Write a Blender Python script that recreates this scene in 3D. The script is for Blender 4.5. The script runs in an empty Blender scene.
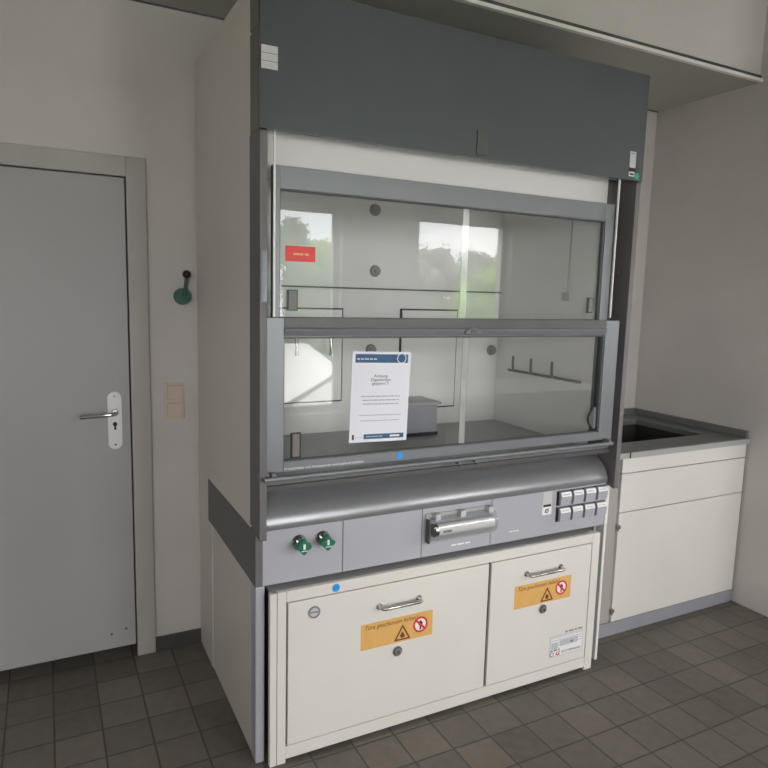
import bpy, math, random
from mathutils import Vector, Matrix
PI = math.pi
random.seed(7)
C = bpy.context.scene.collection

# ------------------------------------------------------------------ materials
def mat(name, col, rough=.5, metal=0., var=0., scale=8., bump=0., bscale=60., coat=0., spec=.5):
    m = bpy.data.materials.new(name); m.use_nodes = True
    nt = m.node_tree; b = nt.nodes['Principled BSDF']
    b.inputs['Base Color'].default_value = (*col, 1)
    b.inputs['Roughness'].default_value = rough
    b.inputs['Metallic'].default_value = metal
    b.inputs['Specular IOR Level'].default_value = spec
    b.inputs['Coat Weight'].default_value = coat
    b.inputs['Coat Roughness'].default_value = .15
    tc = nt.nodes.new('ShaderNodeTexCoord')
    if var > 0:
        n = nt.nodes.new('ShaderNodeTexNoise'); n.inputs['Scale'].default_value = scale
        n.inputs['Detail'].default_value = 5
        nt.links.new(tc.outputs['Object'], n.inputs['Vector'])
        mp = nt.nodes.new('ShaderNodeMapRange')
        mp.inputs['From Min'].default_value = .3; mp.inputs['From Max'].default_value = .7
        mp.inputs['To Min'].default_value = 1 - var; mp.inputs['To Max'].default_value = 1 + var * .4
        nt.links.new(n.outputs['Fac'], mp.inputs['Value'])
        vm = nt.nodes.new('ShaderNodeVectorMath'); vm.operation = 'SCALE'
        vm.inputs[0].default_value = col
        nt.links.new(mp.outputs['Result'], vm.inputs['Scale'])
        nt.links.new(vm.outputs['Vector'], b.inputs['Base Color'])
    if bump > 0:
        n2 = nt.nodes.new('ShaderNodeTexNoise'); n2.inputs['Scale'].default_value = bscale
        n2.inputs['Detail'].default_value = 4
        nt.links.new(tc.outputs['Object'], n2.inputs['Vector'])
        bp = nt.nodes.new('ShaderNodeBump'); bp.inputs['Strength'].default_value = bump
        bp.inputs['Distance'].default_value = .004
        nt.links.new(n2.outputs['Fac'], bp.inputs['Height'])
        nt.links.new(bp.outputs['Normal'], b.inputs['Normal'])
    return m

def glass(name, tint=(.93, .96, .94), ior=1.5, rough=0.0, frost=0.0):
    m = bpy.data.materials.new(name); m.use_nodes = True
    nt = m.node_tree; nt.nodes.clear()
    o = nt.nodes.new('ShaderNodeOutputMaterial')
    t = nt.nodes.new('ShaderNodeBsdfTransparent'); t.inputs[0].default_value = (*tint, 1)
    g = nt.nodes.new('ShaderNodeBsdfGlossy'); g.inputs['Roughness'].default_value = rough
    f = nt.nodes.new('ShaderNodeFresnel')
    ge = nt.nodes.new('ShaderNodeNewGeometry'); mr = nt.nodes.new('ShaderNodeMapRange')   # a ray leaving the pane meets the same reflectance as one entering
    mr.inputs['To Min'].default_value = ior; mr.inputs['To Max'].default_value = 1 / ior
    nt.links.new(ge.outputs['Backfacing'], mr.inputs['Value']); nt.links.new(mr.outputs['Result'], f.inputs['IOR'])
    mx = nt.nodes.new('ShaderNodeMixShader')
    if frost:                                  # white diffuse mixed in, paints the extra brightness of the pane overlap
        df = nt.nodes.new('ShaderNodeBsdfDiffuse'); df.inputs[0].default_value = (.9, .91, .9, 1); m2 = nt.nodes.new('ShaderNodeMixShader'); m2.inputs[0].default_value = frost
        nt.links.new(t.outputs[0], m2.inputs[1]); nt.links.new(df.outputs[0], m2.inputs[2]); t = m2
    nt.links.new(f.outputs[0], mx.inputs[0]); nt.links.new(t.outputs[0], mx.inputs[1])
    nt.links.new(g.outputs[0], mx.inputs[2]); nt.links.new(mx.outputs[0], o.inputs[0])
    return m

def tile_mat():
    m = mat('floor_tiles', (.05, .046, .04), .55)
    nt = m.node_tree; b = nt.nodes['Principled BSDF']
    g = nt.nodes.new('ShaderNodeNewGeometry')
    sx = nt.nodes.new('ShaderNodeSeparateXYZ'); nt.links.new(g.outputs['Position'], sx.inputs[0])
    def math_(op, a, bb=None, c=None):
        n = nt.nodes.new('ShaderNodeMath'); n.operation = op
        for i, v in enumerate((a, bb, c)):
            if v is None: continue
            if isinstance(v, (int, float)): n.inputs[i].default_value = v
            else: nt.links.new(v, n.inputs[i])
        return n.outputs[0]
    P = .1515
    def line(axis, off):
        u = math_('DIVIDE', math_('SUBTRACT', sx.outputs[axis], off), P)
        fr = math_('FRACT', math_('ADD', u, 100.0))
        d = math_('MINIMUM', fr, math_('SUBTRACT', 1.0, fr))
        return d, math_('FLOOR', math_('ADD', u, 100.0))
    dx, ix = line(0, 1.387); dy, iy = line(1, -.215)
    d = math_('MINIMUM', dx, dy)
    n = nt.nodes.new('ShaderNodeTexNoise'); n.inputs['Scale'].default_value = 25; n.inputs['Detail'].default_value = 6
    nt.links.new(g.outputs['Position'], n.inputs['Vector'])
    big = nt.nodes.new('ShaderNodeTexNoise'); big.inputs['Scale'].default_value = 2.2; big.inputs['Detail'].default_value = 3
    nt.links.new(g.outputs['Position'], big.inputs['Vector'])
    mk = nt.nodes.new('ShaderNodeMapRange'); mk.inputs['From Min'].default_value = .010; mk.inputs['From Max'].default_value = .026
    nt.links.new(d, mk.inputs['Value'])
    cv = nt.nodes.new('ShaderNodeCombineXYZ'); nt.links.new(ix, cv.inputs[0]); nt.links.new(iy, cv.inputs[1])
    wn = nt.nodes.new('ShaderNodeTexWhiteNoise'); nt.links.new(cv.outputs[0], wn.inputs['Vector'])
    k = math_('ADD', math_('MULTIPLY', n.outputs['Fac'], .5), math_('MULTIPLY', wn.outputs['Value'], .35))
    k = math_('ADD', k, math_('MULTIPLY', big.outputs['Fac'], .5))
    r = nt.nodes.new('ShaderNodeValToRGB')
    r.color_ramp.elements[0].position = .3; r.color_ramp.elements[0].color = (.095, .084, .070, 1)
    r.color_ramp.elements[1].position = 1.; r.color_ramp.elements[1].color = (.205, .182, .155, 1)
    nt.links.new(k, r.inputs[0])
    mx = nt.nodes.new('ShaderNodeMix'); mx.data_type = 'RGBA'
    mx.inputs[6].default_value = (.065, .058, .05, 1)
    nt.links.new(mk.outputs[0], mx.inputs[0]); nt.links.new(r.outputs[0], mx.inputs[7])
    nt.links.new(mx.outputs[2], b.inputs['Base Color'])
    bp = nt.nodes.new('ShaderNodeBump'); bp.inputs['Strength'].default_value = .5; bp.inputs['Distance'].default_value = .002
    nt.links.new(math_('ADD', mk.outputs[0], math_('MULTIPLY', n.outputs['Fac'], .25)), bp.inputs['Height'])
    nt.links.new(bp.outputs['Normal'], b.inputs['Normal'])
    return m

M = dict(
    wall=mat('wall_paint', (.61, .575, .55), .85, var=.06, scale=3, bump=.15, bscale=90),
    ceil=mat('ceiling_paint', (.42, .41, .37), .9, var=.05, scale=2, bump=.1),
    hwall=mat('hood_side_board', (.66, .62, .575), .5, var=.03, scale=2),
    white=mat('cream_lacquer', (.79, .755, .71), .38, var=.03, scale=4),
    whitet=mat('bright_trim', (.84, .82, .79), .4),
    lining=mat('hood_lining', (.88, .875, .86), .45, var=.05, scale=3),
    cream=mat('cream_baffle', (.76, .745, .73), .5),
    grey=mat('grey_coated_metal', (.21, .225, .24), .36, metal=.25, var=.03, scale=5, bump=.03, bscale=400),
    canopy=mat('canopy_grey', (.120, .134, .144), .27, metal=.35, var=.05, scale=3),
    panel=mat('lavender_grey_metal', (.48, .48, .53), .42, metal=.15, var=.02, scale=6),
    nose=mat('nosing_metal', (.26, .265, .28), .27, metal=.4, var=.04, scale=12, bump=.05, bscale=300),
    stile=mat('sash_metal', (.225, .236, .255), .38, metal=.35, var=.04, scale=6),
    dark=mat('dark_grey_metal', (.10, .10, .10), .45, metal=.3),
    prof=mat('profile_grey', (.17, .162, .165), .55, metal=.2, var=.03),
    black=mat('black_gap', (.015, .015, .016), .7),
    steel=mat('brushed_steel', (.55, .54, .52), .25, metal=1., var=.1, scale=40),
    chrome=mat('satin_chrome', (.72, .72, .72), .16, metal=1.),
    taupe=mat('taupe_plastic', (.20, .185, .175), .5),
    green=mat('green_plastic', (.015, .17, .10), .35, var=.1, scale=30),
    dgreen=mat('dark_green_enamel', (.03, .12, .08), .4, var=.15, scale=40),
    blackp=mat('black_plastic', (.012, .010, .012), .3),
    beige=mat('beige_plastic', (.64, .54, .44), .45),
    doorw=mat('door_paint', (.37, .365, .365), .45, var=.04, scale=3),
    doorf=mat('door_frame_paint', (.43, .415, .385), .5, var=.04, scale=3),
    plate=mat('door_plate_white', (.80, .80, .84), .35),
    base=mat('dark_base_tile', (.075, .073, .070), .5, var=.1, scale=10),
    plinth=mat('grey_plinth', (.33, .33, .37), .5, var=.08, scale=14),
    dplinth=mat('dark_plinth', (.09, .085, .10), .55, var=.1, scale=14),
    counter=mat('dark_grey_worktop', (.16, .165, .16), .32, var=.08, scale=10),
    basin=mat('black_basin', (.03, .03, .03), .4),
    lip=mat('worktop_lip', (.42, .42, .42), .4),
    post=mat('beige_post', (.42, .39, .36), .5),
    sky_orange=mat('ochre_sticker', (.80, .46, .14), .55, var=.06, scale=30),
    orange_edge=mat('salmon_print', (.85, .45, .25), .55),
    brown=mat('brown_print', (.16, .05, .02), .6),
    red=mat('red_print', (.75, .03, .04), .5),
    redst=mat('red_sticker', (.85, .07, .06), .5, var=.08, scale=40),
    wprint=mat('white_print', (.88, .88, .88), .5),
    gprint=mat('grey_print', (.25, .25, .27), .6),
    knob=mat('grey_knob', (.30, .30, .29), .6),
    wframe=mat('window_frame_grey', (.30, .30, .30), .5),
    mprint=mat('mid_grey_print', (.38, .39, .42), .6),
    lprint=mat('light_grey_print', (.55, .56, .58), .6),
    kprint=mat('black_print', (.02, .02, .025), .6),
    paper=mat('white_paper', (.80, .81, .88), .75),
    navy=mat('navy_print', (.035, .11, .22), .6, var=.12, scale=30),
    blue=mat('blue_dot', (.02, .35, .85), .4),
    label=mat('silver_label', (.60, .60, .60), .45),
    greenst=mat('green_sticker', (.03, .42, .22), .5),
    clearp=glass('clear_plastic', (.93, .94, .95), 1.7, .10),
    glass=glass('sash_glass', (.98, .985, .982), 1.45),
    wglass=glass('window_glass', (.97, .98, .97), 1.45),
    bench=mat('bench_top_white', (.86, .85, .82), .35),
    bark=mat('bark', (.10, .075, .05), .9),
    edge=glass('overlap_sheen_glass', (.86, .88, .87), 2.0, .15, .42),
    wtile=mat('grey_ceramic', (.36, .375, .37), .35, var=.12, scale=9),
    roof=mat('roof_white', (.85, .84, .82), .8),
    ground=mat('lawn', (.07, .13, .04), .95, var=.3, scale=.3),
    floor=tile_mat(),
)
def leafm(name, c): return mat(name, c, .7, var=.35, scale=1.2)
LEAF = [leafm('leaf_dark', (.15, .23, .11)), leafm('leaf_bright', (.28, .46, .12)), leafm('leaf_grey', (.24, .26, .21))]

# ------------------------------------------------------------------ mesh builder (world coordinates)
class MB:
    def __init__(s): s.v = []; s.f = []; s.mi = []; s.ms = []; s.sm = []
    def m(s, mt):
        if mt not in s.ms: s.ms.append(mt)
        return s.ms.index(mt)
    def add(s, vs, fs, mt, smooth=False):
        o = len(s.v); k = s.m(mt)
        s.v += [tuple(v) for v in vs]
        for f in fs: s.f.append([i + o for i in f]); s.mi.append(k); s.sm.append(smooth)
        return s
    def box(s, x0, x1, y0, y1, z0, z1, mt):
        vs = [(x, y, z) for x in (x0, x1) for y in (y0, y1) for z in (z0, z1)]
        return s.add(vs, [(0, 1, 3, 2), (4, 6, 7, 5), (0, 4, 5, 1), (2, 3, 7, 6), (0, 2, 6, 4), (1, 5, 7, 3)], mt)
    def cyl(s, c, ax, r, L, mt, n=24, r2=None, smooth=True):
        """cylinder / cone from c along axis vector ax for length L"""
        c = Vector(c); a = Vector(ax).normalized(); r2 = r if r2 is None else r2
        u = a.orthogonal().normalized(); w = a.cross(u)
        vs = []
        for k, rr in ((0, r), (1, r2)):
            for i in range(n):
                t = 2 * PI * i / n
                vs.append(c + a * (L * k) + (u * math.cos(t) + w * math.sin(t)) * rr)
        s.add(vs, [(i, (i + 1) % n, n + (i + 1) % n, n + i) for i in range(n)], mt, smooth)
        s.add(vs[:n], [tuple(reversed(range(n)))], mt); s.add(vs[n:], [tuple(range(n))], mt)
        return s
    def tube(s, pts, r, mt, n=12):
        pts = [Vector(p) for p in pts]; rings = []
        up = Vector((0, 0, 1))
        for i, p in enumerate(pts):
            d = (pts[min(i + 1, len(pts) - 1)] - pts[max(i - 1, 0)]).normalized()
            u = d.cross(up)
            if u.length < .05: u = d.cross(Vector((1, 0, 0)))
            u.normalize(); w = d.cross(u)
            rings.append([p + (u * math.cos(2 * PI * k / n) + w * math.sin(2 * PI * k / n)) * r for k in range(n)])
        vs = [v for rg in rings for v in rg]; fs = []
        for i in range(len(pts) - 1):
            for k in range(n):
                fs.append((i * n + k, i * n + (k + 1) % n, (i + 1) * n + (k + 1) % n, (i + 1) * n + k))
        s.add(vs, fs, mt, True)
        s.add(rings[0], [tuple(range(n))], mt); s.add(rings[-1], [tuple(reversed(range(n)))], mt)
        return s
    def extr_x(s, prof, x0, x1, mt, smooth=False):
        """closed polygon of (y,z) extruded along x"""
        n = len(prof)
        vs = [(x0, y, z) for y, z in prof] + [(x1, y, z) for y, z in prof]
        s.add(vs, [(i, (i + 1) % n, n + (i + 1) % n, n + i) for i in range(n)], mt, smooth)
        s.add(vs[:n], [tuple(reversed(range(n)))], mt); s.add(vs[n:], [tuple(range(n))], mt)
        return s
    def extr_y(s, prof, y0, y1, mt, smooth=False):
        """closed polygon of (x,z) extruded along y"""
        n = len(prof)
        vs = [(x, y0, z) for x, z in prof] + [(x, y1, z) for x, z in prof]
        s.add(vs, [(i, n + i, n + (i + 1) % n, (i + 1) % n) for i in range(n)], mt, smooth)
        s.add(vs[:n], [tuple(range(n))], mt); s.add(vs[n:], [tuple(reversed(range(n)))], mt)
        return s
    def sphere(s, c, r, mt, n=16, sy=1., sz=1.):
        vs = []; fs = []; m_ = n // 2
        for j in range(m_ + 1):
            ph = PI * j / m_
            for i in range(n):
                t = 2 * PI * i / n
                vs.append((c[0] + r * math.sin(ph) * math.cos(t), c[1] + sy * r * math.sin(ph) * math.sin(t), c[2] + sz * r * math.cos(ph)))
        for j in range(m_):
            for i in range(n):
                fs.append((j * n + i, (j + 1) * n + i, (j + 1) * n + (i + 1) % n, j * n + (i + 1) % n))
        return s.add(vs, fs, mt, True)
    def ring(s, c, r0, r1, y0, y1, mt, n=40):
        """flat ring facing -y"""
        vs = []
        for y in (y0, y1):
            for r in (r0, r1):
                for i in range(n):
                    t = 2 * PI * i / n; vs.append((c[0] + r * math.cos(t), y, c[1] + r * math.sin(t)))
        fs = []
        for i in range(n):
            j = (i + 1) % n
            fs += [(i, n + i, n + j, j), (n + i, 3 * n + i, 3 * n + j, n + j), (i, j, 2 * n + j, 2 * n + i), (2 * n + i, 2 * n + j, 3 * n + j, 3 * n + i)]
        return s.add(vs, fs, mt)
    def text(s, body, x, z, size, y, mt, align='LEFT', shear=0., width=None, depth=.0003):
        cu = bpy.data.curves.new('t', 'FONT'); cu.body = body; cu.size = size; cu.extrude = depth
        cu.align_x = align; cu.shear = shear; cu.resolution_u = 3
        ob = bpy.data.objects.new('t', cu); C.objects.link(ob)
        dg = bpy.context.evaluated_depsgraph_get(); dg.update()
        me = bpy.data.meshes.new_from_object(ob.evaluated_get(dg))
        xs = [v.co.x for v in me.vertices]; k = 1.
        if width and xs: k = width / (max(xs) - min(xs))
        s.add([(x + v.co.x * k, y - v.co.z, z + v.co.y) for v in me.vertices], [tuple(p.vertices) for p in me.polygons], mt)
        bpy.data.objects.remove(ob); bpy.data.curves.remove(cu); bpy.data.meshes.remove(me)
        return s
    def words(s, x0, x1, z, h, y, mt, rnd, wmin=2.5, wmax=7):
        """a line of print too small to read: word-long strokes"""
        x = x0
        while x < x1 - h:
            w = min(h * rnd.uniform(wmin, wmax), x1 - x)
            s.box(x, x + w, y - .0003, y, z - h / 2, z + h / 2, mt); x += w + h * .7
        return s
    def xf(s, mtx):
        s.v = [tuple(mtx @ Vector(v)) for v in s.v]; return s
    def build(s, name, parent=None, loc=(0, 0, 0), bevel=0.):
        off = Vector(parent['_off']) if parent is not None else Vector(loc)
        me = bpy.data.meshes.new(name)
        me.from_pydata([tuple(Vector(v) - off) for v in s.v], [], s.f)
        for mt in s.ms: me.materials.append(mt)
        me.polygons.foreach_set('material_index', s.mi)
        me.polygons.foreach_set('use_smooth', s.sm)
        me.update()
        o = bpy.data.objects.new(name, me); C.objects.link(o)
        if parent is not None: o.parent = parent
        else: o.location = off
        o['_off'] = tuple(off)
        if bevel > 0:
            b = o.modifiers.new('bevel', 'BEVEL'); b.width = bevel; b.segments = 2; b.limit_method = 'ANGLE'
            b.angle_limit = math.radians(50); b.use_clamp_overlap = True
        return o

def thing(name, label, cat, loc, group=None):
    o = bpy.data.objects.new(name, None); C.objects.link(o); o.empty_display_size = .1
    o.location = loc; o['_off'] = tuple(loc); o['label'] = label; o['category'] = cat
    if group: o['group'] = group
    return o
def tag(o, label, cat, group=None):
    o['label'] = label; o['category'] = cat
    if group: o['group'] = group
    return o
def struct(o): o['kind'] = 'structure'; return o
def bx(name, parent, x0, x1, y0, y1, z0, z1, m, bevel=0., loc=None):
    return MB().box(x0, x1, y0, y1, z0, z1, m).build(name, parent, loc or ((x0 + x1) / 2, (y0 + y1) / 2, z0), bevel)

# ------------------------------------------------------------------ the room
WY = .855          # back wall
FY = -3.4          # window wall behind the photographer
XR = 2.57          # right wall beside the sink
XL = -2.3; XF = 5.4; ZS = 2.6; ZC = 3.05
struct(bx('floor', None, XL - .1, XF + .1, FY - .2, WY + .2, -.1, 0, M['floor']))
# back wall with a doorway opening
w = MB(); D0, D1, DZ = -1.10, -.263, 1.95
w.box(XL - .1, D0, WY, WY + .15, 0, ZC, M['wall']); w.box(D1, XR, WY, WY + .15, 0, ZC, M['wall'])
w.box(D0, D1, WY, WY + .15, DZ, ZC, M['wall'])
w.box(D0 - .1, D1 + .1, WY + .15, WY + .2, 0, DZ + .1, M['wall'])  # unseen board added behind the doorway to stop light leaking under the door
struct(w.build('wall_back', None, (0, WY, 0)))
struct(bx('wall_left', None, XL - .15, XL, FY, WY, 0, ZC, M['wall']))
struct(bx('wall_right', None, XR, XF + .1, -.5, WY + .15, 0, ZC, M['wall']))
RW = (-3.1, -1.9, 1.0, 2.27)  # unseen window opening added so light reaches the hood from the right
m = MB(); m.box(XF, XF + .2, FY, RW[0], 0, ZC, M['wall']); m.box(XF, XF + .2, RW[1], -.5, 0, ZC, M['wall']); m.box(XF, XF + .2, RW[0], RW[1], 0, RW[2], M['wall']); m.box(XF, XF + .2, RW[0], RW[1], RW[3], ZC, M['wall'])
struct(m.build('wall_far_right', None, (XF, -2, 0)))
m = MB(); m.box(XF + .09, XF + .14, RW[0], RW[0] + .05, RW[2], RW[3], M['whitet']); m.box(XF + .09, XF + .14, RW[1] - .05, RW[1], RW[2], RW[3], M['whitet'])
m.box(XF + .09, XF + .14, RW[0] + .05, RW[1] - .05, RW[2], RW[2] + .05, M['whitet']); m.box(XF + .09, XF + .14, RW[0] + .05, RW[1] - .05, RW[3] - .05, RW[3], M['whitet'])
wf = struct(m.build('window_4', None, (XF + .1, -2.5, RW[2]))); bx('window_pane', wf, XF + .113, XF + .117, RW[0] + .05, RW[1] - .05, RW[2] + .05, RW[3] - .05, M['wglass'])
struct(bx('ceiling', None, XL - .1, XF + .1, FY - .1, WY + .1, ZC, ZC + .1, M['ceil']))
s = MB(); s.box(XL, XR, .25, WY, ZS, ZC, M['wall'])
s.box(XL, XR, .252, WY - .001, ZS - .003, ZS, M['ceil'])
struct(s.build('ceiling_soffit', None, (0, .5, ZS)))
t = MB(); t.box(XL, XR, .232, .252, ZS - .004, ZS + .010, M['whitet']); t.box(XL, XR, .243, .25, ZS + .010, ZS + .028, M['dark'])  # dark strip stands in for the shadow line above the rail
struct(t.build('trim_1', None, (0, .24, ZS)))
t = MB(); t.box(XL, XR, WY - .006, WY, ZS - .008, ZS - .003, M['dark'])
struct(t.build('trim_2', None, (0, WY, ZS)))
struct(bx('baseboard_back', None, -.19, XR, WY - .010, WY, 0, .058, M['base']))
struct(bx('baseboard_left', None, XL, D0 - .08, WY - .010, WY, 0, .058, M['base']))

# door with frame, leaf and long-plate lever
d = MB()
d.box(D1, D1 + .073, WY - .022, WY + .15, 0, DZ + .075, M['doorf'])
d.box(D0 - .073, D0, WY - .022, WY + .15, 0, DZ + .075, M['doorf'])
d.box(D0, D1, WY - .022, WY + .15, DZ, DZ + .075, M['doorf'])
d.box(D0, D1, WY + .09, WY + .14, 0, .06, M['black'])
door = d.build('door_1', None, ((D0 + D1) / 2, WY, 0), .003); struct(door)
bx('door_leaf', door, D0 + .004, D1 - .005, WY - .012, WY + .03, .052, DZ - .004, M['doorw'], .002)
hx = -.326
hp = MB()
pr = []
for i in range(24):
    a = 2 * PI * i / 24; pr.append((hx + .026 * math.cos(a), (1.098 if math.sin(a) >= 0 else .920) + .026 * math.sin(a)))
hp.extr_y(pr, WY - .020, WY - .012, M['plate'])
hp.cyl((hx, WY - .0205, .995), (0, 1, 0), .0085, .002, M['blackp']); hp.box(hx - .004, hx + .004, WY - .0207, WY - .019, .972, .995, M['blackp'])
hp.cyl((hx, WY - .0208, 1.108), (0, 1, 0), .004, .002, M['steel']); hp.cyl((hx, WY - .0208, .912), (0, 1, 0), .004, .002, M['steel'])
hp.build('door_plate', door, bevel=.001)
lv = MB(); lv.cyl((hx, WY - .020, 1.043), (0, -1, 0), .013, .012, M['steel'])
lv.tube([(hx, WY - .03, 1.043), (hx, WY - .055, 1.043), (hx - .006, WY - .066, 1.043), (hx - .02, WY - .070, 1.042), (hx - .07, WY - .070, 1.040), (hx - .128, WY - .070, 1.038)], .009, M['chrome'])
lv.build('door_lever', door)
dt = MB()
for x, z in ((-.362 , .115), (-.305, .128)):
    dt.cyl((x, WY - .0125, z), (0, 1, 0), .005, .002, M['dark'])
dt.build('screw_hole', door)

# windows in the wall behind the photographer
WIN = [(.78, 1.76, .50, 2.27), (2.52, 3.60, 1.27, 2.27), (-2.15, -.85, 1.0, 2.27)]  # the last, leftmost window is unseen, added to light the left wall
ww = MB(); xs = sorted(WIN); cur = XL - .1
for (a, b, z0, z1) in xs:
    ww.box(cur, a, FY - .25, FY, 0, ZC, M['wall']); ww.box(a, b, FY - .25, FY, 0, z0, M['wall']); ww.box(a, b, FY - .25, FY, z1, ZC, M['wall']); cur = b
ww.box(cur, XF + .1, FY - .25, FY, 0, ZC, M['wall'])
struct(ww.build('wall_front', None, (0, FY, 0)))
for i, (a, b, z0, z1) in enumerate(WIN):
    f = MB(); y0, y1 = FY - .14, FY - .09; t_ = .05
    f.box(a, a + t_, y0, y1, z0, z1, M['wframe']); f.box(b - t_, b, y0, y1, z0, z1, M['wframe'])
    f.box(a + t_, b - t_, y0, y1, z0, z0 + t_, M['wframe']); f.box(a + t_, b - t_, y0, y1, z1 - t_, z1, M['wframe'])
    wf = struct(f.build('window_%d' % (i + 1), None, ((a + b) / 2, FY - .1, z0), .003))
    bx('window_pane', wf, a + t_, b - t_, FY - .118, FY - .114, z0 + t_, z1 - t_, M['wglass'])
    bx('window_sill', wf, a - .03, b + .03, FY - .09, FY + .04, z0 - .03, z0, M['whitet'], .004)

# ------------------------------------------------------------------ the fume hood
H = thing('fume_hood', 'large grey and white laboratory fume hood with glass sashes against the wall', 'fume hood', (.75, .4, 0))
W = 1.5
# base carcass
for nm, x0, x1 in (('corner_post', 0, .03), ('corner_post', W - .014, W)):
    bx(nm, H, x0, x1, 0, .05, 0, .605, M['panel'] if x0 < 1 else M['whitet'], .003)
for x0, x1 in ((0.002, .022), (W - .02, W - .002)):
    bx('lower_side_panel', H, x0, x1, .05 if x0 < 1 else .05, .604, .004, .607, M['hwall'], .001)
    bx('rear_side_panel', H, x0 - .002 if x0 < 1 else x0, x1, .612, WY - .012, .002, .611, M['hwall'], .001)
b = MB(); b.extr_x([(0, .605), (.608, .611), (.672, .611), (.672, .784), (.05, .784), (0, .784)], 0, .022, M['prof'])
b.build('side_band', H, bevel=.001)
b = MB(); b.box(W - .018, W, 0, .672, .605, .784, M['panel']); b.build('side_band', H, bevel=.001)
MB().box(0.0, .02, .672, WY - .012, .611, .784, M['hwall']).build('rear_side_panel', H)
MB().box(.004, .016, .600, .614, .004, .611, M['blackp']).build('panel_seam', H)
bx('rear_board', H, .03, W - .03, .60, .615, .01, .60, M['dark'])
bx('underframe', H, .03, W - .02, .03, .60, .612, .76, M['dark'])
# upper side walls, seen white from outside
lo = MB(); lo.box(0, .02, .06, WY - .012, .784, 2.405, M['hwall']); lo.build('upper_side_panel', H, bevel=.001)
lo = MB(); lo.box(W - .02, W, .06, WY - .012, .784, 2.405, M['hwall']); lo.build('upper_side_panel', H, bevel=.001)
# front profiles
for x0, x1, zz in ((0, .022, 2.405), (W - .022, W, 2.375)):
    p = MB()
    p.extr_x([(-.044, .770), (.062, .797), (.062, 1.983), (-.044, 1.983)], x0, x1, M['prof']); p.box(x0, x1, -.028, .062, 1.983, 2.262, M['prof']); p.box(x0, x1, -.028, .062, 2.265, zz, M['prof'])
    p.build('front_profile', H, bevel=.006)
# guide rails beside the sashes
for x0, x1 in ((.0225, .048), (1.421, W - .023)):
    g = MB(); g.box(x0, x1, .045, .06, .93, 2.0, M['dark']); g.build('guide_channel', H)
for x0 in (.0445, 1.402):
    MB().box(x0, x0 + .006, -.030, -.024, 1.463 if x0 > 1 else 1.456, 1.985, M['whitet']).build('guide_strip', H)
for z in (1.64, 1.47, 1.30):
    MB().cyl((1.478, .01, z), (-1, 0, 0), .007, .006, M['steel'], 12).build('profile_bolt', H)
# keypad on the left profile
k = MB(); k.box(.004, .020, -.047, -.044, 1.50, 1.645, M['stile'])
for i in range(5): k.box(.008, .015, -.0485, -.047, 1.522 + i * .025, 1.536 + i * .025, M['gprint'])
k.build('keypad', H)
# canopy
c = MB(); c.box(0, W + .004, -.046, -.030, 1.985, 2.373, M['canopy']); c.box(.0, W + .004, -.030, -.0285, 1.985, 1.99, M['dark'])
can = c.build('canopy', H, bevel=.002)
c = MB(); c.box(.732, .776, -.0495, -.046, 1.996, 2.073, M['dark']); c.build('canopy_tab', can, bevel=.001)
c = MB(); rr = random.Random(1)
for i in range(3):
    z = 2.206 - i * .0212; c.box(.0025, .050, -.0472, -.046, z - .0195, z, M['label']); c.words(.010, .040, z - .010, .003, -.0472, M['lprint'], rr)
c.build('canopy_label', can)
c = MB(); c.box(1.430, 1.461, -.0472, -.046, 2.031, 2.090, M['label']); c.words(1.434, 1.456, 2.083, .004, -.0472, M['gprint'], rr)
c.box(1.430, 1.466, -.0472, -.046, 2.018, 2.030, M['blackp']); c.box(1.430, 1.458, -.0472, -.046, 1.999, 2.016, M['wprint'])
c.words(1.434, 1.455, 2.007, .007, -.0472, M['kprint'], rr); c.box(1.463, 1.484, -.0472, -.046, 1.992, 2.013, M['greenst'])
c.build('inspection_label', can)
bx('top_panel', H, .022, W - .022, -.028, WY - .02, 2.355, 2.370, M['dark'])
bx('cream_fascia', H, .0225, 1.44, .046, .058, 1.862, 2.30, M['cream'])
# inner chamber
L = MB()
L.box(.022, 1.478, .72, .735, .784, 2.30, M['lining']); L.box(.022, .070, .06, .72, .925, 2.30, M['lining'])
L.box(1.43, 1.478, .06, .72, .925, 2.30, M['lining']); L.box(.07, 1.43, .06, .72, 2.27, 2.30, M['lining'])
L.build('chamber_lining', H)
wt = MB(); wt.box(.022, 1.478, .095, .72, .785, .905, M['dark']); wt.box(.07, 1.43, .11, .72, .905, .925, M['wtile'])
wt.build('hood_worktop', H, bevel=.003)
def baffle(x0, x1, z0, z1):
    m = MB(); m.box(x0, x1, .712, .7205, z0, z1, M['blackp']); m.box(x0 + .007, x1 - .007, .706, .712, z0 + .007, z1 - .007, M['lining'])
    return m.build('baffle_panel', H, bevel=.001)
baf1 = baffle(.23, .595, 1.06, 1.468); baf2 = baffle(.878, 1.186, 1.005, 1.470)
m = MB(); m.box(.07, 1.43, .705, .7205, 1.552, 1.558, M['dark']); m.build('baffle_seam', H)
for x, z in ((.74, 1.895), (.747, 1.633), (1.395, 1.274), (.735, 1.285)):
    m = MB(); m.cyl((x, .72, z), (0, -1, 0), .026, .014, M['knob'], 20, .022); m.cyl((x, .706, z), (0, -1, 0), .010, .008, M['knob'], 14); m.build('baffle_knob', H)
for x, z in ((.362, 1.37), (.515, 1.37)):
    m = MB(); m.cyl((x, .706, z), (0, -1, 0), .018, .012, M['taupe'], 16); m.tube([(x, .70, z), (x, .67, z), (x, .655, z - .01), (x, .65, z - .03), (x, .65, z - .10)], .009, M['steel'], 10)
    m.build('service_outlet', H)
m = MB(); m.tube([(1.428, .238, 1.90), (1.427, .240, 1.75), (1.426, .243, 1.60), (1.427, .245, 1.56)], .0025, M['lprint'], 8); m.box(1.414, 1.43, .235, .262, 1.525, 1.56, M['lprint'])
m.build('hanging_cable', H)
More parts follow.
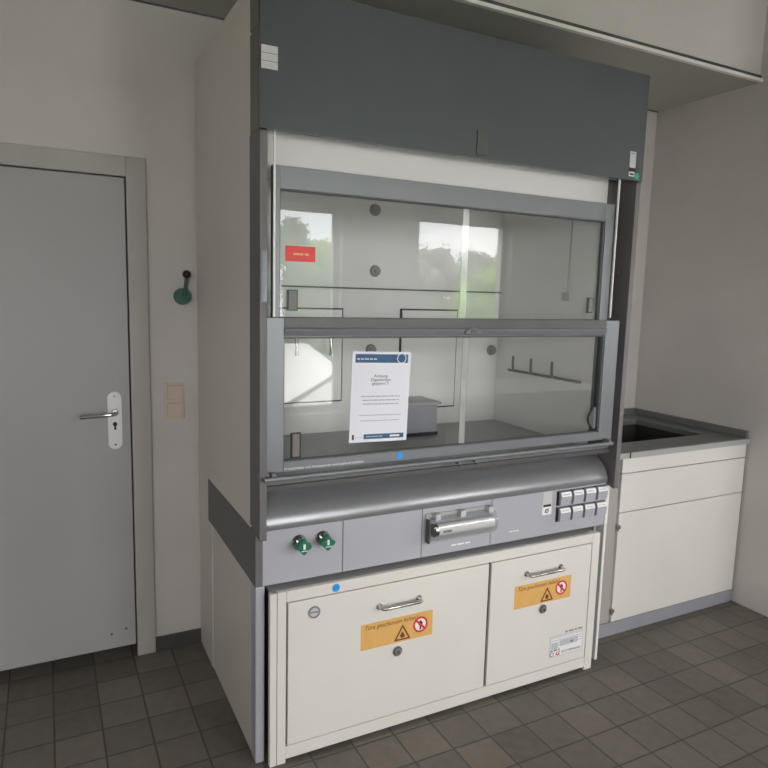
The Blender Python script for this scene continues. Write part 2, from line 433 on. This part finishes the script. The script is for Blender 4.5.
m = MB(); m.tube([(1.415, .60, 1.19), (1.415, .12, 1.19)], .006, M['taupe'], 8)  # taupe rod with bent stems along the right lining
for y in (.55, .42, .28): m.tube([(1.428, y, 1.19), (1.415, y, 1.19), (1.405, y, 1.19), (1.400, y, 1.21), (1.40, y, 1.26)], .006, M['taupe'], 8)
m.build('lining_rod', H)

# sashes
def sash(name, x0, x1, z0, z1, yf, stl, str_, top, bot, gy):
    f = MB()
    f.box(x0, x0 + stl, yf, yf + .022, z0, z1, M['stile']); f.box(x1 - str_, x1, yf, yf + .022, z0, z1, M['stile'])
    f.box(x0 + stl, x1 - str_, yf, yf + .022, z1 - top, z1, M['stile'])
    f.box(x0 + stl, x1 - str_, yf, yf + .022, z0, z0 + bot, M['stile'])
    # dark gasket round the opening
    a, b_, c_, d_ = x0 + stl, x1 - str_, z0 + bot, z1 - top
    for q in ((a, a + .003, c_, d_), (b_ - .007, b_, c_, d_), (a, b_, d_ - .005, d_), (a, b_, c_, c_ + .004)):
        f.box(q[0], q[1], yf + .004, yf + .020, q[2], q[3], M['dark'])
    o = f.build(name, H, bevel=.0015)
    xm = .741
    for (pa, pb, py) in ((a + .003, xm + .012, gy), (xm - .012, b_ - .007, gy + .007)):
        g_ = MB(); g_.box(pa, pb, py, py + .004, c_ + .004, d_ - .005, M['glass']); g_.build('glass_pane', o)
    # pale strip painting the brighter sheen where the two panes overlap
    e = MB(); e.box(xm - .0122, xm + .0122, gy + .0045, gy + .0065, c_ + .004, d_ - .005, M['edge'])
    e.build('overlap_sheen', o)
    return o
US = sash('upper_sash', .052, 1.419, 1.40, 1.898, .0, .022, .042, .066, .05, .006)
LS = sash('lower_sash', .025, 1.456, .978, 1.453, -.030, .054, .070, .058, .033, -.022)
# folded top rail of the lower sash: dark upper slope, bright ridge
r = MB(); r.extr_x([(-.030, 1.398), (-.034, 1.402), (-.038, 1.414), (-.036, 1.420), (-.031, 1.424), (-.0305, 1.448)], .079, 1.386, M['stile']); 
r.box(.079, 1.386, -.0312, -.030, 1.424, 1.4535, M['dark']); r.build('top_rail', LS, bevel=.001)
r = MB(); r.extr_y([(.720, 1.404), (.790, 1.404), (.782, 1.416), (.768, 1.424), (.742, 1.424), (.728, 1.416)], -.043, -.036, M['prof']); r.box(.745, .765, -.045, -.043, 1.408, 1.418, M['dark'])
r.build('sash_latch', LS, bevel=.001)
def pull(parent, x0, x1, z0, z1, y, oval=False):
    m = MB()
    if oval:
        m.box(x1 - .020, x1, y - .004, y, z0, z1, M['stile'])
        pts = [(x1 - .020 - .024 * math.sin(PI * i / 14) , z0 + (z1 - z0) * i / 14) for i in range(15)]
        m.extr_y(pts, y - .012, y, M['dark'])
    else:
        m.box(x0, x1, y - .005, y, z0, z1, M['blackp']); m.box(x0 + .004, x1 - .006, y - .010, y - .004, z0 + .004, z1 - .004, M['taupe'])
    return m.build('pane_pull', parent, bevel=.001)
pull(US, .097, .133, 1.473, 1.537, .006); pull(US, 1.318, 1.345, 1.480, 1.540, .013)
pull(LS, .103, .136, 1.020, 1.100, -.022); pull(LS, 1.30, 1.376, 1.025, 1.108, -.015, True)
g = MB(); g.tube([(.010, -.060, .968), (1.432, -.060, .968)], .0075, M['stile'], 14)
for x in (.040, 1.42): g.box(x - .006, x + .006, -.060, -.030, .962, .984, M['stile'])
g.build('grip_bar', LS)
for x in (.705, .775):
    g = MB(); g.box(x, x + .022, -.058, -.020, .950, .962, M['prof']); g.cyl((x + .011, -.054, .950), (0, 0, -1), .007, .008, M['dark'], 12)
    g.build('grip_bracket', LS)
t = MB(); rr = random.Random(5); t.text('Frontschieber und Arbeitsschutz weitestgehend schließen', .082, .9845, .011, -.0302, M['wprint'], width=.27)
t.build('sash_lettering', LS)
t = MB(); t.cyl((.487, -.0300, .995), (0, -1, 0), .0125, .0010, M['blue'], 28); t.build('blue_dot', LS)
t = MB(); t.box(.093, .189, .0045, .0058, 1.622, 1.668, M['redst']); t.words(.118, .168, 1.644, .006, .0045, M['orange_edge'], rr); t.build('red_sticker', US)
# fixed rail under the sash
r = MB(); r.box(.023, 1.478, .0, .020, .925, .955, M['prof']); r.box(.023, 1.478, -.012, .0, .915, .932, M['dark']); r.build('lower_rail', H, bevel=.002)
# rounded nosing
arc = [(-.002, .786), (-.014, .790), (-.016, .801), (-.013, .815), (-.008, .828), (-.002, .840), (.008, .854), (.024, .870), (.046, .882), (.066, .889), (.085, .893), (.112, .897)]
n_ = MB(); n_.extr_x(arc + [(.112, .786)], .023, 1.470, M['nose'], False)
no = n_.build('worktop_nosing', H)
for p_ in no.data.polygons: p_.use_smooth = len(p_.vertices) == 4
e = no.modifiers.new('es', 'EDGE_SPLIT'); e.split_angle = math.radians(40)
# control fascia in four plates
bx('fascia_backing', H, .030, 1.482, .012, .030, .607, .784, M['blackp'])
pl = {}
for nm, x0, x1 in (('control_fascia', .0225, .2955), ('blank_fascia', .2980, .6000), ('socket_fascia', .6025, .9000), ('switch_fascia', .9025, 1.4810)):
    pl[nm] = bx(nm, H, x0, x1, 0, .012, .606, .7855, M['panel'], .0012)
bx('fascia_end', H, 1.482, W, -.002, .05, .606, .786, M['whitet'], .002)
for x, z in ((.143, .733), (.224, .735)):
    m = MB(); m.cyl((x, .0, z), (0, -1, 0), .026, .006, M['steel'], 24, .022); m.cyl((x, -.006, z), (0, -1, 0), .012, .018, M['steel'], 16)
    tp = m.build('service_tap', H)
    m = MB()
    star = []
    for i in range(32):
        a = 2 * PI * i / 32 + .4; star.append((x + (.0205 + .0045 * math.cos(4 * a)) * math.cos(a), z + (.0205 + .0045 * math.cos(4 * a)) * math.sin(a)))
    m.extr_y(star, -.050, -.024, M['green'])
    m.box(x - .004, x + .004, -.0515, -.050, z - .006, z + .012, M['wprint']); m.box(x - .010, x + .010, -.0515, -.050, z - .013, z - .010, M['wprint'])
    m.build('tap_handle', tp, bevel=.001)
# clear hinged cover over the sockets
m = MB(); m.box(.612, .905, -.006, 0, .655, .765, M['lip']); m.box(.612, .618, -.030, -.006, .664, .750, M['dark'])
sc = m.build('socket_box', H, bevel=.001)
m = MB(); pf = []
for i in range(13):
    a = PI * i / 12 - PI / 2; pf.append((-.006 - .040 * math.cos(a), .708 + .044 * math.sin(a)))
m.extr_x(pf, .625, .900, M['clearp'], True); m.build('clear_cover', sc)
m = MB(); m.cyl((.640, -.020, .708), (1, 0, 0), .021, .250, M['cream'], 20); m.cyl((.636, -.020, .708), (1, 0, 0), .024, .012, M['steel'], 20)
m.box(.665, .700, -.042, -.038, .702, .710, M['gprint']); m.build('socket_insert', sc)
for x in (.640, .745, .868):
    MB().box(x, x + .022, -.030, -.004, .744, .768, M['lprint']).build('cover_clip', sc, bevel=.003)
m = MB(); m.words(.728, .810, .632, .006, 0, M['wprint'], random.Random(3)); m.build('socket_lettering', pl['socket_fascia'])
m = MB(); m.box(1.146, 1.192, -.0012, 0, .733, .783, M['label']); m.box(1.146, 1.192, -.0012, 0, .690, .731, M['wprint'])
m.box(1.149, 1.189, -.0016, -.0012, .722, .731, M['kprint']); m.ring((1.168, .705), .006, .009, -.0018, -.0012, M['kprint'], 20); m.tube([(1.158, -.0015, .699), (1.178, -.0015, .714)], .0012, M['kprint'], 6)
m.build('switch_label', pl['switch_fascia'])
m = MB(); m.words(.99, 1.035, .645, .004, 0, M['wprint'], random.Random(4)); m.build('fascia_lettering', pl['switch_fascia'])
for r_ in range(2):
    for i in range(4):
        x0 = 1.216 + i * .0650; z1 = .779 - r_ * .066
        m = MB(); m.box(x0, x0 + .061, -.006, 0, z1 - .058, z1, M['blackp'])
        m.extr_x([(-.004, z1 - .057), (-.018, z1 - .055), (-.022, z1 - .020), (-.016, z1 - .002), (-.004, z1 - .001)], x0 + .007, x0 + .059, M['panel'])
        m.extr_x([(-.0223, z1 - .0195), (-.0165, z1 - .0025), (-.0160, z1 - .0025), (-.0218, z1 - .0195)], x0 + .008, x0 + .058, M['wprint'])
        for k_ in range(4): m.box(x0 + .015 + k_ * .009, x0 + .021 + k_ * .009, -.0212, -.018, z1 - .0135, z1 - .0095, M['lprint'])
        m.build('socket_lid', H, bevel=.0006)

# ------------------------------------------------------------------ safety cabinet under the hood
CY = -.037
S = thing('safety_cabinet', 'low cream safety cabinet with two doors pushed under the fume hood', 'cabinet', (.73, .25, 0))
b = MB(); b.box(.060, 1.405, CY + .018, .55, .05, .588, M['dark']); b.box(.045, 1.425, CY + .012, .55, .580, .590, M['lip'])  # grey top board puts the shade under the fascia into its colour
b.build('carcass', S)
f = MB()
f.box(.036, .058, CY, CY + .018, 0, .590, M['white']); f.box(.060, .0895, CY, CY + .018, .0, .592, M['white'])
f.box(.0905, 1.388, CY, CY + .018, .555, .592, M['white']); f.box(.0895, 1.388, CY, CY + .018, .014, .058, M['white'])
f.box(1.389, 1.428, CY, CY + .030, .0, .592, M['white'])
f.build('face_frame', S, bevel=.0012)
bx('plinth', S, .060, 1.395, .02, .040, 0, .05, M['dplinth'])
bx('door_gasket', S, .089, 1.389, CY + .012, CY + .017, .055, .558, M['blackp'])
def sign(x0, z0, y):
    m = MB(); w_, h_ = .282, .093
    m.box(x0, x0 + w_, y - .0010, y, z0, z0 + h_, M['sky_orange']); y2 = y - .0010
    m.text('Türe geschlossen halten!', x0 + .012, z0 + .071, .022, y2, M['brown'], shear=.25, width=.205)
    cx, cz = x0 + .160, z0 + .006; a = .066; hh = a * .866
    o3 = [(cx - a / 2, cz), (cx + a / 2, cz), (cx, cz + hh)]; k = .70; g3 = (cx, cz + hh / 3)
    i3 = [(g3[0] + (p[0] - g3[0]) * k, g3[1] + (p[1] - g3[1]) * k) for p in o3]
    m.extr_y(o3, y2 - .0004, y2, M['brown']); m.extr_y(i3, y2 - .0007, y2 - .0004, M['sky_orange'])
    fl = [(0, -.012), (.008, -.010), (.010, -.002), (.006, .004), (.005, .010), (.001, .006), (-.001, .016), (-.006, .006), (-.010, .000), (-.008, -.010)]
    m.extr_y([(cx + p[0] * .9, g3[1] + p[1] * .9) for p in fl], y2 - .0010, y2 - .0007, M['brown'])
    c2 = (x0 + .232, z0 + .048)
    m.cyl((c2[0], y2, c2[1]), (0, -1, 0), .028, .0004, M['wprint'], 36)
    m.ring(c2, .0225, .0295, y2 - .0008, y2, M['red'])
    m.extr_y([(c2[0] + p[0] * .9, c2[1] + .006 + p[1] * .8) for p in fl], y2 - .0006, y2 - .0004, M['kprint'])
    m.box(c2[0] - .003, c2[0] + .003, y2 - .0006, y2 - .0004, c2[1] - .019, c2[1] - .004, M['kprint'])
    q = .0235 * .707; e_ = .0028
    m.extr_y([(c2[0] - q - e_, c2[1] + q - e_), (c2[0] + q - e_, c2[1] - q - e_), (c2[0] + q + e_, c2[1] - q + e_), (c2[0] - q + e_, c2[1] + q + e_)], y2 - .0011, y2 - .0007, M['red'])
    return m
def bar_handle(xa, xb, z, y):
    m = MB()
    pts = [(xa, y, z), (xa, y - .018, z), (xa + .003, y - .026, z), (xa + .010, y - .030, z)]
    pts += [(xb - .010, y - .030, z), (xb - .003, y - .026, z), (xb, y - .018, z), (xb, y, z)]
    m.tube(pts, .0062, M['steel'], 12)
    for x in (xa, xb): m.cyl((x, y, z), (0, -1, 0), .011, .004, M['steel'], 16)
    return m
def lock(x, z, y):
    m = MB(); m.cyl((x, y, z), (0, -1, 0), .018, .005, M['steel'], 24); m.cyl((x, y - .005, z), (0, -1, 0), .013, .006, M['taupe'], 20)
    m.cyl((x, y - .011, z), (0, -1, 0), .0085, .003, M['chrome'], 16); m.box(x - .0015, x + .0015, y - .0145, y - .0138, z - .006, z + .006, M['blackp'])
    return m
yf = CY - .001
dl = bx('cabinet_door', S, .0955, .8745, yf, CY + .012, .0615, .5515, M['white'], .0015)
dr = bx('cabinet_door', S, .8870, 1.3840, yf, CY + .012, .0615, .5515, M['white'], .0015)
bar_handle(.418, .574, .478, yf).build('bar_handle', dl); bar_handle(1.052, 1.222, .482, yf).build('bar_handle', dr)
sign(.353, .329, yf).build('warning_sticker', dl); sign(1.001, .345, yf).build('warning_sticker', dr)
lock(.494, .298, yf).build('cylinder_lock', dl); lock(1.142, .322, yf).build('cylinder_lock', dr)
m = MB(); m.ring((.183, .505), .015, .0205, yf - .003, yf, M['gprint']); m.cyl((.183, yf, .505), (0, -1, 0), .015, .0015, M['lprint'], 30); m.box(.170, .196, yf - .0025, yf, .503, .508, M['gprint'])
m.build('round_badge', dl)
m = MB(); m.cyl((.259, CY, .573), (0, -1, 0), .0135, .0010, M['blue'], 28); m.build('blue_dot', S)
m = MB(); rr = random.Random(8); y2 = yf - .0010
m.box(1.194, 1.366, yf - .001, yf, .100, .188, M['lip']); m.box(1.196, 1.364, y2 - .0002, y2, .102, .186, M['wprint']); y2 -= .0002
m.words(1.270, 1.362, .196, .007, yf, M['gprint'], rr, 1.5, 4)
for i in range(4): m.words(1.200, 1.360, .181 - i * .011, .004, y2, M['lprint'], rr)
m.box(1.200, 1.236, y2 - .0002, y2, .133, .158, M['lprint']); m.box(1.245, 1.340, y2 - .0002, y2, .140, .166, M['lprint']); m.words(1.300, 1.330, .150, .010, y2 - .0002, M['gprint'], rr, 1, 2)
m.words(1.198, 1.245, .128, .007, y2, M['gprint'], rr, 1, 3)
m.ring((1.206, .113), .007, .0095, y2 - .0003, y2, M['kprint'], 24)
for q in range(2): m.extr_y([(1.224 + q * .012, .105), (1.229 + q * .012, .105), (1.236 + q * .012, .121), (1.231 + q * .012, .121)], y2 - .0003, y2, M['red'])
m.box(1.226, 1.248, y2 - .0003, y2, .105, .109, M['red'])
m.text('KÖTTERMANN', 1.256, .108, .015, y2, M['kprint'], width=.100)
m.build('maker_plate', dr)

# ------------------------------------------------------------------ notice taped to the lower sash
N = thing('paper_notice', 'white A4 notice with dark blue header taped to the lower glass sash', 'notice', (.411, -.0235, 1.048))
yn = -.0235
def rotm(): return Matrix.Translation(Vector((.411, 0, 1.197))) @ Matrix.Rotation(math.radians(1.6), 4, 'Y') @ Matrix.Translation(Vector((-.411, 0, -1.197)))
RM = rotm(); X0, X1, Z0, Z1 = .305, .517, 1.0485, 1.3455
MB().box(X0, X1, yn, yn + .0008, Z0, Z1, M['paper']).xf(RM).build('sheet', N)
m = MB(); rr = random.Random(11)
m.box(X0 + .010, X1 - .010, yn - .0003, yn, Z1 - .036, Z1 - .008, M['navy']); m.words(X0 + .016, X0 + .090, Z1 - .024, .005, yn - .0003, M['lprint'], rr, 1.2, 3)
m.ring((X1 - .034, Z1 - .021), .0145, .0170, yn - .0008, yn - .0003, M['wprint']); m.cyl((X1 - .034, yn - .0003, Z1 - .021), (0, -1, 0), .0145, .0002, M['navy'], 30)
m.xf(RM).build('header_band', N)
xc = (X0 + X1) / 2
for i, wd_ in enumerate(('Achtung', 'Digestorium', 'gesperrt !!')):
    MB().text(wd_, xc - .002, Z1 - .084 - i * .012, .0145, yn, M['kprint'], 'CENTER').xf(RM).build('heading_line', N)
m = MB()
for i, (a, b_) in enumerate(((.036, .178), (.042, .176), (.044, .175))): m.words(X0 + a, X0 + b_, Z1 - .146 - i * .0125, .0034, yn, M['mprint'], rr)
m.xf(RM).build('body_text', N); m = MB()
m.words(X0 + .032, X0 + .186, Z1 - .208, .0022, yn, M['mprint'], rr); m.words(X0 + .036, X0 + .182, Z1 - .226, .0022, yn, M['mprint'], rr)
m.xf(RM).build('small_print', N)
m = MB(); m.box(X0 + .052, X1 - .012, yn - .0003, yn, Z0 + .010, Z0 + .026, M['navy']); m.box(X0 + .010, X0 + .017, yn - .0003, yn, Z0 + .009, Z0 + .026, M['kprint'])
m.words(X0 + .060, X0 + .120, Z0 + .018, .003, yn - .0003, M['lprint'], rr); m.words(X0 + .148, X0 + .190, Z0 + .018, .006, yn - .0003, M['wprint'], rr); m.words(X0 + .020, X0 + .046, Z0 + .016, .002, yn, M['lprint'], rr)
m.xf(RM).build('footer_band', N)

# ------------------------------------------------------------------ things inside the hood
b = MB(); bz = .926
b.box(.78, .960, .50, .66, bz + .012, 1.060, M['plinth']); b.box(.772, .975, .49, .67, 1.060, 1.073, M['lip']); b.box(.78, .965, .495, .665, bz, bz + .014, M['blackp'])
tag(b.build('plastic_box', None, (.87, .58, bz), .004), 'grey plastic box with a flat lid on the hood worktop behind the notice', 'box')

# ------------------------------------------------------------------ sink unit in the corner
K = thing('sink_cabinet', 'cream sink cabinet with dark worktop in the corner right of the fume hood', 'cabinet', (2.1, .45, 0))
ky = .124
bx('carcass', K, 1.60, XR - .01, ky + .020, WY - .02, .07, .640, M['white']); bx('side_board', K, 1.60, 1.618, ky + .020, WY - .02, .641, .836, M['white'])
bx('plinth', K, 1.60, XR - .01, ky + .003, ky + .03, 0, .064, M['plinth'], .001)
bx('end_post', K, 1.60, 1.694, ky + .006, ky + .020, .066, .832, M['post'], .002)
bx('false_front', K, 1.704, XR - .012, ky, ky + .018, .7685, .834, M['white'], .001)
bx('drawer_front', K, 1.704, XR - .012, ky, ky + .018, .5875, .7645, M['white'], .001)
kd = bx('cabinet_door', K, 1.704, XR - .012, ky, ky + .018, .068, .5835, M['white'], .001)
for z in (.52, .12):
    m = MB(); m.cyl((1.699, ky - .002, z - .014), (0, 0, 1), .006, .028, M['steel'], 12); m.box(1.690, 1.716, ky - .003, ky, z - .008, z + .008, M['steel']); m.build('hinge', kd)
c = MB(); zt = .866; bx0, bx1, by0, by1 = 1.74, 2.42, .27, .70
c.box(1.52, XR - .003, ky - .008, by0, .838, zt, M['counter']); c.box(1.52, XR - .003, by1, WY - .004, .838, zt, M['counter'])
c.box(1.52, bx0, by0, by1, .838, zt, M['counter']); c.box(bx1, XR - .003, by0, by1, .838, zt, M['counter'])
c.box(1.52, 1.728, ky - .012, ky - .008, .838, zt - .003, M['lip']); c.box(1.738, XR - .003, ky - .012, ky - .008, .838, zt - .003, M['lip'])
c.box(1.728, 1.738, ky - .0095, ky - .0075, .838, zt - .003, M['blackp'])
cw = c.build('worktop', K)
c = MB(); c.box(1.52, XR - .003, WY - .022, WY - .004, zt, zt + .035, M['counter']); c.box(XR - .022, XR - .003, ky, WY - .022, zt, zt + .035, M['counter']); c.build('upstand', K, bevel=.002)
c = MB(); t_ = .012
c.box(bx0 - t_, bx0, by0 - t_, by1 + t_, .66, .8385, M['basin']); c.box(bx1, bx1 + t_, by0 - t_, by1 + t_, .66, .8385, M['basin'])
c.box(bx0, bx1, by0 - t_, by0, .66, .8385, M['basin']); c.box(bx0, bx1, by1, by1 + t_, .66, .8385, M['basin']); c.box(bx0 - t_, bx1 + t_, by0 - t_, by1 + t_, .648, .66, M['basin'])
c.cyl((2.08, .48, .66), (0, 0, 1), .035, .004, M['steel'], 24); c.build('basin', K)

# ------------------------------------------------------------------ fittings on the back wall
m = MB(); m.cyl((-.060, WY, 1.502), (0, -1, 0), .030, .010, M['steel'], 28); m.cyl((-.060, WY - .010, 1.502), (0, -1, 0), .034, .028, M['dgreen'], 32, .031)
vb = thing('wall_valve', 'round dark green wall valve with upright lever beside the fume hood', 'valve', (-.06, WY, 1.502))
m.build('valve_body', vb, bevel=.003)
m = MB(); m.tube([(-.057, WY - .042, 1.505), (-.053, WY - .046, 1.54), (-.049, WY - .050, 1.575)], .0065, M['dgreen'], 10); lvr = m.build('valve_lever', vb)
MB().sphere((-.048, WY - .051, 1.590), .0165, M['blackp'], 20).build('lever_knob', lvr)
sw = thing('light_switch', 'beige double rocker light switch on the wall between door and fume hood', 'light switch', (-.0955, WY, 1.0))
bx('switch_plate', sw, -.134, -.057, WY - .009, WY, .997, 1.148, M['beige'], .002)
for z in (1.010, 1.082):
    mm = MB(); mm.box(-.1245, -.0665, WY - .0098, WY - .009, z, z + .057, M['taupe']); mm.extr_x([(WY - .009, z + .001), (WY - .013, z + .001), (WY - .017, z + .056), (WY - .009, z + .056)], -.1235, -.0675, M['beige'])
    mm.build('rocker', sw, bevel=.001)

# ------------------------------------------------------------------ behind the photographer (seen in the glass)
B = thing('lab_bench', 'long white-topped laboratory bench under the windows, mirrored in the sash glass', 'bench', (2.9, -2.9, 0))
bx('bench_top', B, 1.80, 4.0, -3.30, -2.42, .72, .75, M['bench'], .004)
bx('bench_body', B, 2.3, 3.9, -3.28, -2.50, .08, .72, M['hwall'], .003)
for x in (1.84, 2.2):
    for y in (-3.25, -2.48): bx('leg', B, x, x + .04, y, y + .04, 0, .72, M['dark'])

struct(bx('ground', None, -60, 80, -95, -6, -5.3, -5.2, M['ground'], loc=(0, -40, -5.3)))
nb = thing('neighbour_building', 'white flat-roofed building outside the windows, mirrored in the sash glass', 'building', (6, -17, -5.2))
bp_ = [(.8, -6.05), (6.9, -15.2), (9.5, -25), (-4, -25), (-8, -12)]
def prism_z(pts, z0, z1, mt):
    n = len(pts); m = MB(); vs = [(x, y, z0) for x, y in pts] + [(x, y, z1) for x, y in pts]
    m.add(vs, [(i, (i + 1) % n, n + (i + 1) % n, n + i) for i in range(n)] + [tuple(reversed(range(n))), tuple(range(n, 2 * n))], mt); return m
prism_z(bp_, -5.2, -.66, M['roof']).build('outer_wall', nb); prism_z(bp_, -.66, -.60, M['roof']).build('flat_roof', nb)
m = MB(); m.tube([(bp_[0][0], bp_[0][1], -.63), (bp_[1][0], bp_[1][1], -.63)], .05, M['dark'], 8); m.build('roof_edge', nb)

def tree(x, y, h, rad, lm, label, n=2600, tall=1.0, base=-5.2):
    T = thing('tree', label, 'tree', (x, y, base), 'trees outside the windows')
    tr = MB(); tr.tube([(x, y, base), (x + .1, y, base + h * .3), (x, y + .1, base + h * .6), (x - .1, y, base + h * .8)], .18, M['bark'], 10); tr.build('trunk', T)
    rn = random.Random(int(x * 13 + y * 7)); m = MB()
    blobs = []
    for i in range(22):
        a = rn.uniform(0, 2 * PI); q = rn.uniform(0, .75)
        zz = rn.uniform(.25, .92); wd = math.sin(PI * min(1, (1 - zz) * 1.15 + .08)) ** .6
        blobs.append((x + math.cos(a) * q * rad * wd, y + math.sin(a) * q * rad * wd, base + h * zz, rad * rn.uniform(.36, .55) * (.5 + .5 * wd)))
    for bl in blobs: m.sphere(bl[:3], bl[3] * .85, lm, 10, 1, tall)
    for i in range(n):
        bl = rn.choice(blobs); d_ = Vector((rn.gauss(0, 1), rn.gauss(0, 1), rn.gauss(0, 1))).normalized()
        p = Vector(bl[:3]) + Vector((d_.x, d_.y, d_.z * tall)) * bl[3] * rn.uniform(.8, 1.2)
        u = Vector((rn.gauss(0, 1), rn.gauss(0, 1), rn.gauss(0, 1))).normalized(); v = u.orthogonal().normalized(); s_ = rn.uniform(.08, .18)
        m.add([p - u * s_, p + v * s_ * .6, p + u * s_, p - v * s_ * .6], [(0, 1, 2, 3)], lm)
    m.build('crown', T)
for a in [
    (13.1, -37, 11.3, 1.2, 0, 'tall pointed poplar mirrored in the left end of the upper sash', 2.0),
    (11.4, -29, 9.1, 2.0, 0, 'low dark green tree in front of the poplar outside the windows', 1.),
    (18.6, -46, 11.0, 2.2, 1, 'low light green tree far behind and right of the poplar outside the windows', 1.),
    (16.6, -37, 9.5, 1.9, 0, 'dark tree between the poplar and the hedge trees outside', 1.),
    (21.5, -37, 9.9, 1.8, 2, 'grey-green hedge tree at the left edge of the mirrored window', 1.),
    (26.3, -37, 10.2, 1.8, 2, 'thin grey tree behind the bright green tree outside', 1.),
    (28.3, -46, 11.6, 3.0, 2, 'far grey tree filling the gap between the hedge trees', 1.),
    (16.0, -28, 9.1, 1.5, 2, 'small grey-green tree left of the bright green tree outside', 1.),
    (20.7, -28, 9.7, 2.1, 1, 'bright green broad tree mirrored in the middle of the upper sash', 1.)]:
    tree(a[0], a[1], a[2], a[3], LEAF[a[4]], a[5], tall=a[6])

# ------------------------------------------------------------------ light
wd = bpy.data.worlds.new('sky'); bpy.context.scene.world = wd; wd.use_nodes = True
nt = wd.node_tree; bg = nt.nodes['Background']
tc = nt.nodes.new('ShaderNodeTexCoord'); nz = nt.nodes.new('ShaderNodeTexNoise'); nz.inputs['Scale'].default_value = 3.5; nz.inputs['Detail'].default_value = 6
mp = nt.nodes.new('ShaderNodeMapping'); mp.inputs['Scale'].default_value = (1, 1, 4)
nt.links.new(tc.outputs['Generated'], mp.inputs[0]); nt.links.new(mp.outputs[0], nz.inputs['Vector'])
rp = nt.nodes.new('ShaderNodeValToRGB'); rp.color_ramp.elements[0].position = .35; rp.color_ramp.elements[0].color = (.70, .72, .78, 1)
rp.color_ramp.elements[1].position = .62; rp.color_ramp.elements[1].color = (1, .955, .93, 1)
nt.links.new(nz.outputs['Fac'], rp.inputs[0]); nt.links.new(rp.outputs[0], bg.inputs[0]); bg.inputs[1].default_value = 9.
for (a, b_, z0, z1) in WIN:
    l = bpy.data.lights.new('window_portal', 'AREA'); l.shape = 'RECTANGLE'; l.size = b_ - a; l.size_y = z1 - z0
    l.cycles.is_portal = True
    o = bpy.data.objects.new('window_portal', l); C.objects.link(o); o.location = ((a + b_) / 2, FY - .2, (z0 + z1) / 2); o.rotation_euler = (PI / 2, 0, 0)

l = bpy.data.lights.new('window_portal', 'AREA'); l.shape = 'RECTANGLE'; l.size = RW[3] - RW[2]; l.size_y = RW[1] - RW[0]; l.cycles.is_portal = True  # portal for the added window on the far right wall
o = bpy.data.objects.new('window_portal', l); C.objects.link(o); o.location = (XF + .17, (RW[0] + RW[1]) / 2, (RW[2] + RW[3]) / 2); o.rotation_euler = (0, PI / 2, 0)
# ------------------------------------------------------------------ camera
def camera():
    yaw, pitch, roll, f = -.4762, -.1332, .0262, 658.58
    cy, sy = math.cos(yaw), math.sin(yaw); cp, sp = math.cos(pitch), math.sin(pitch); cr, sr = math.cos(roll), math.sin(roll)
    fw = Vector((-sy * cp, cy * cp, sp)); rt = Vector((cy, sy, 0)); up = rt.cross(fw)
    r2 = rt * cr + up * sr; u2 = up * cr - rt * sr
    cam = bpy.data.cameras.new('camera'); o = bpy.data.objects.new('camera', cam); C.objects.link(o)
    m = Matrix.Identity(4)
    for i in range(3): m[i][0] = r2[i]; m[i][1] = u2[i]; m[i][2] = -fw[i]
    m[0][3], m[1][3], m[2][3] = -.557, -1.9236, 1.5259
    o.matrix_world = m
    cam.sensor_width = 36; cam.lens = f / 768 * 36; cam.clip_start = .02; cam.clip_end = 300
    bpy.context.scene.camera = o
camera()
for o in bpy.data.objects:
    if '_off' in o: del o['_off']
vs = bpy.context.scene.view_settings
vs.view_transform = 'Standard'; vs.look = 'None'; vs.exposure = .72; vs.gamma = 1.; vs.use_curve_mapping = False
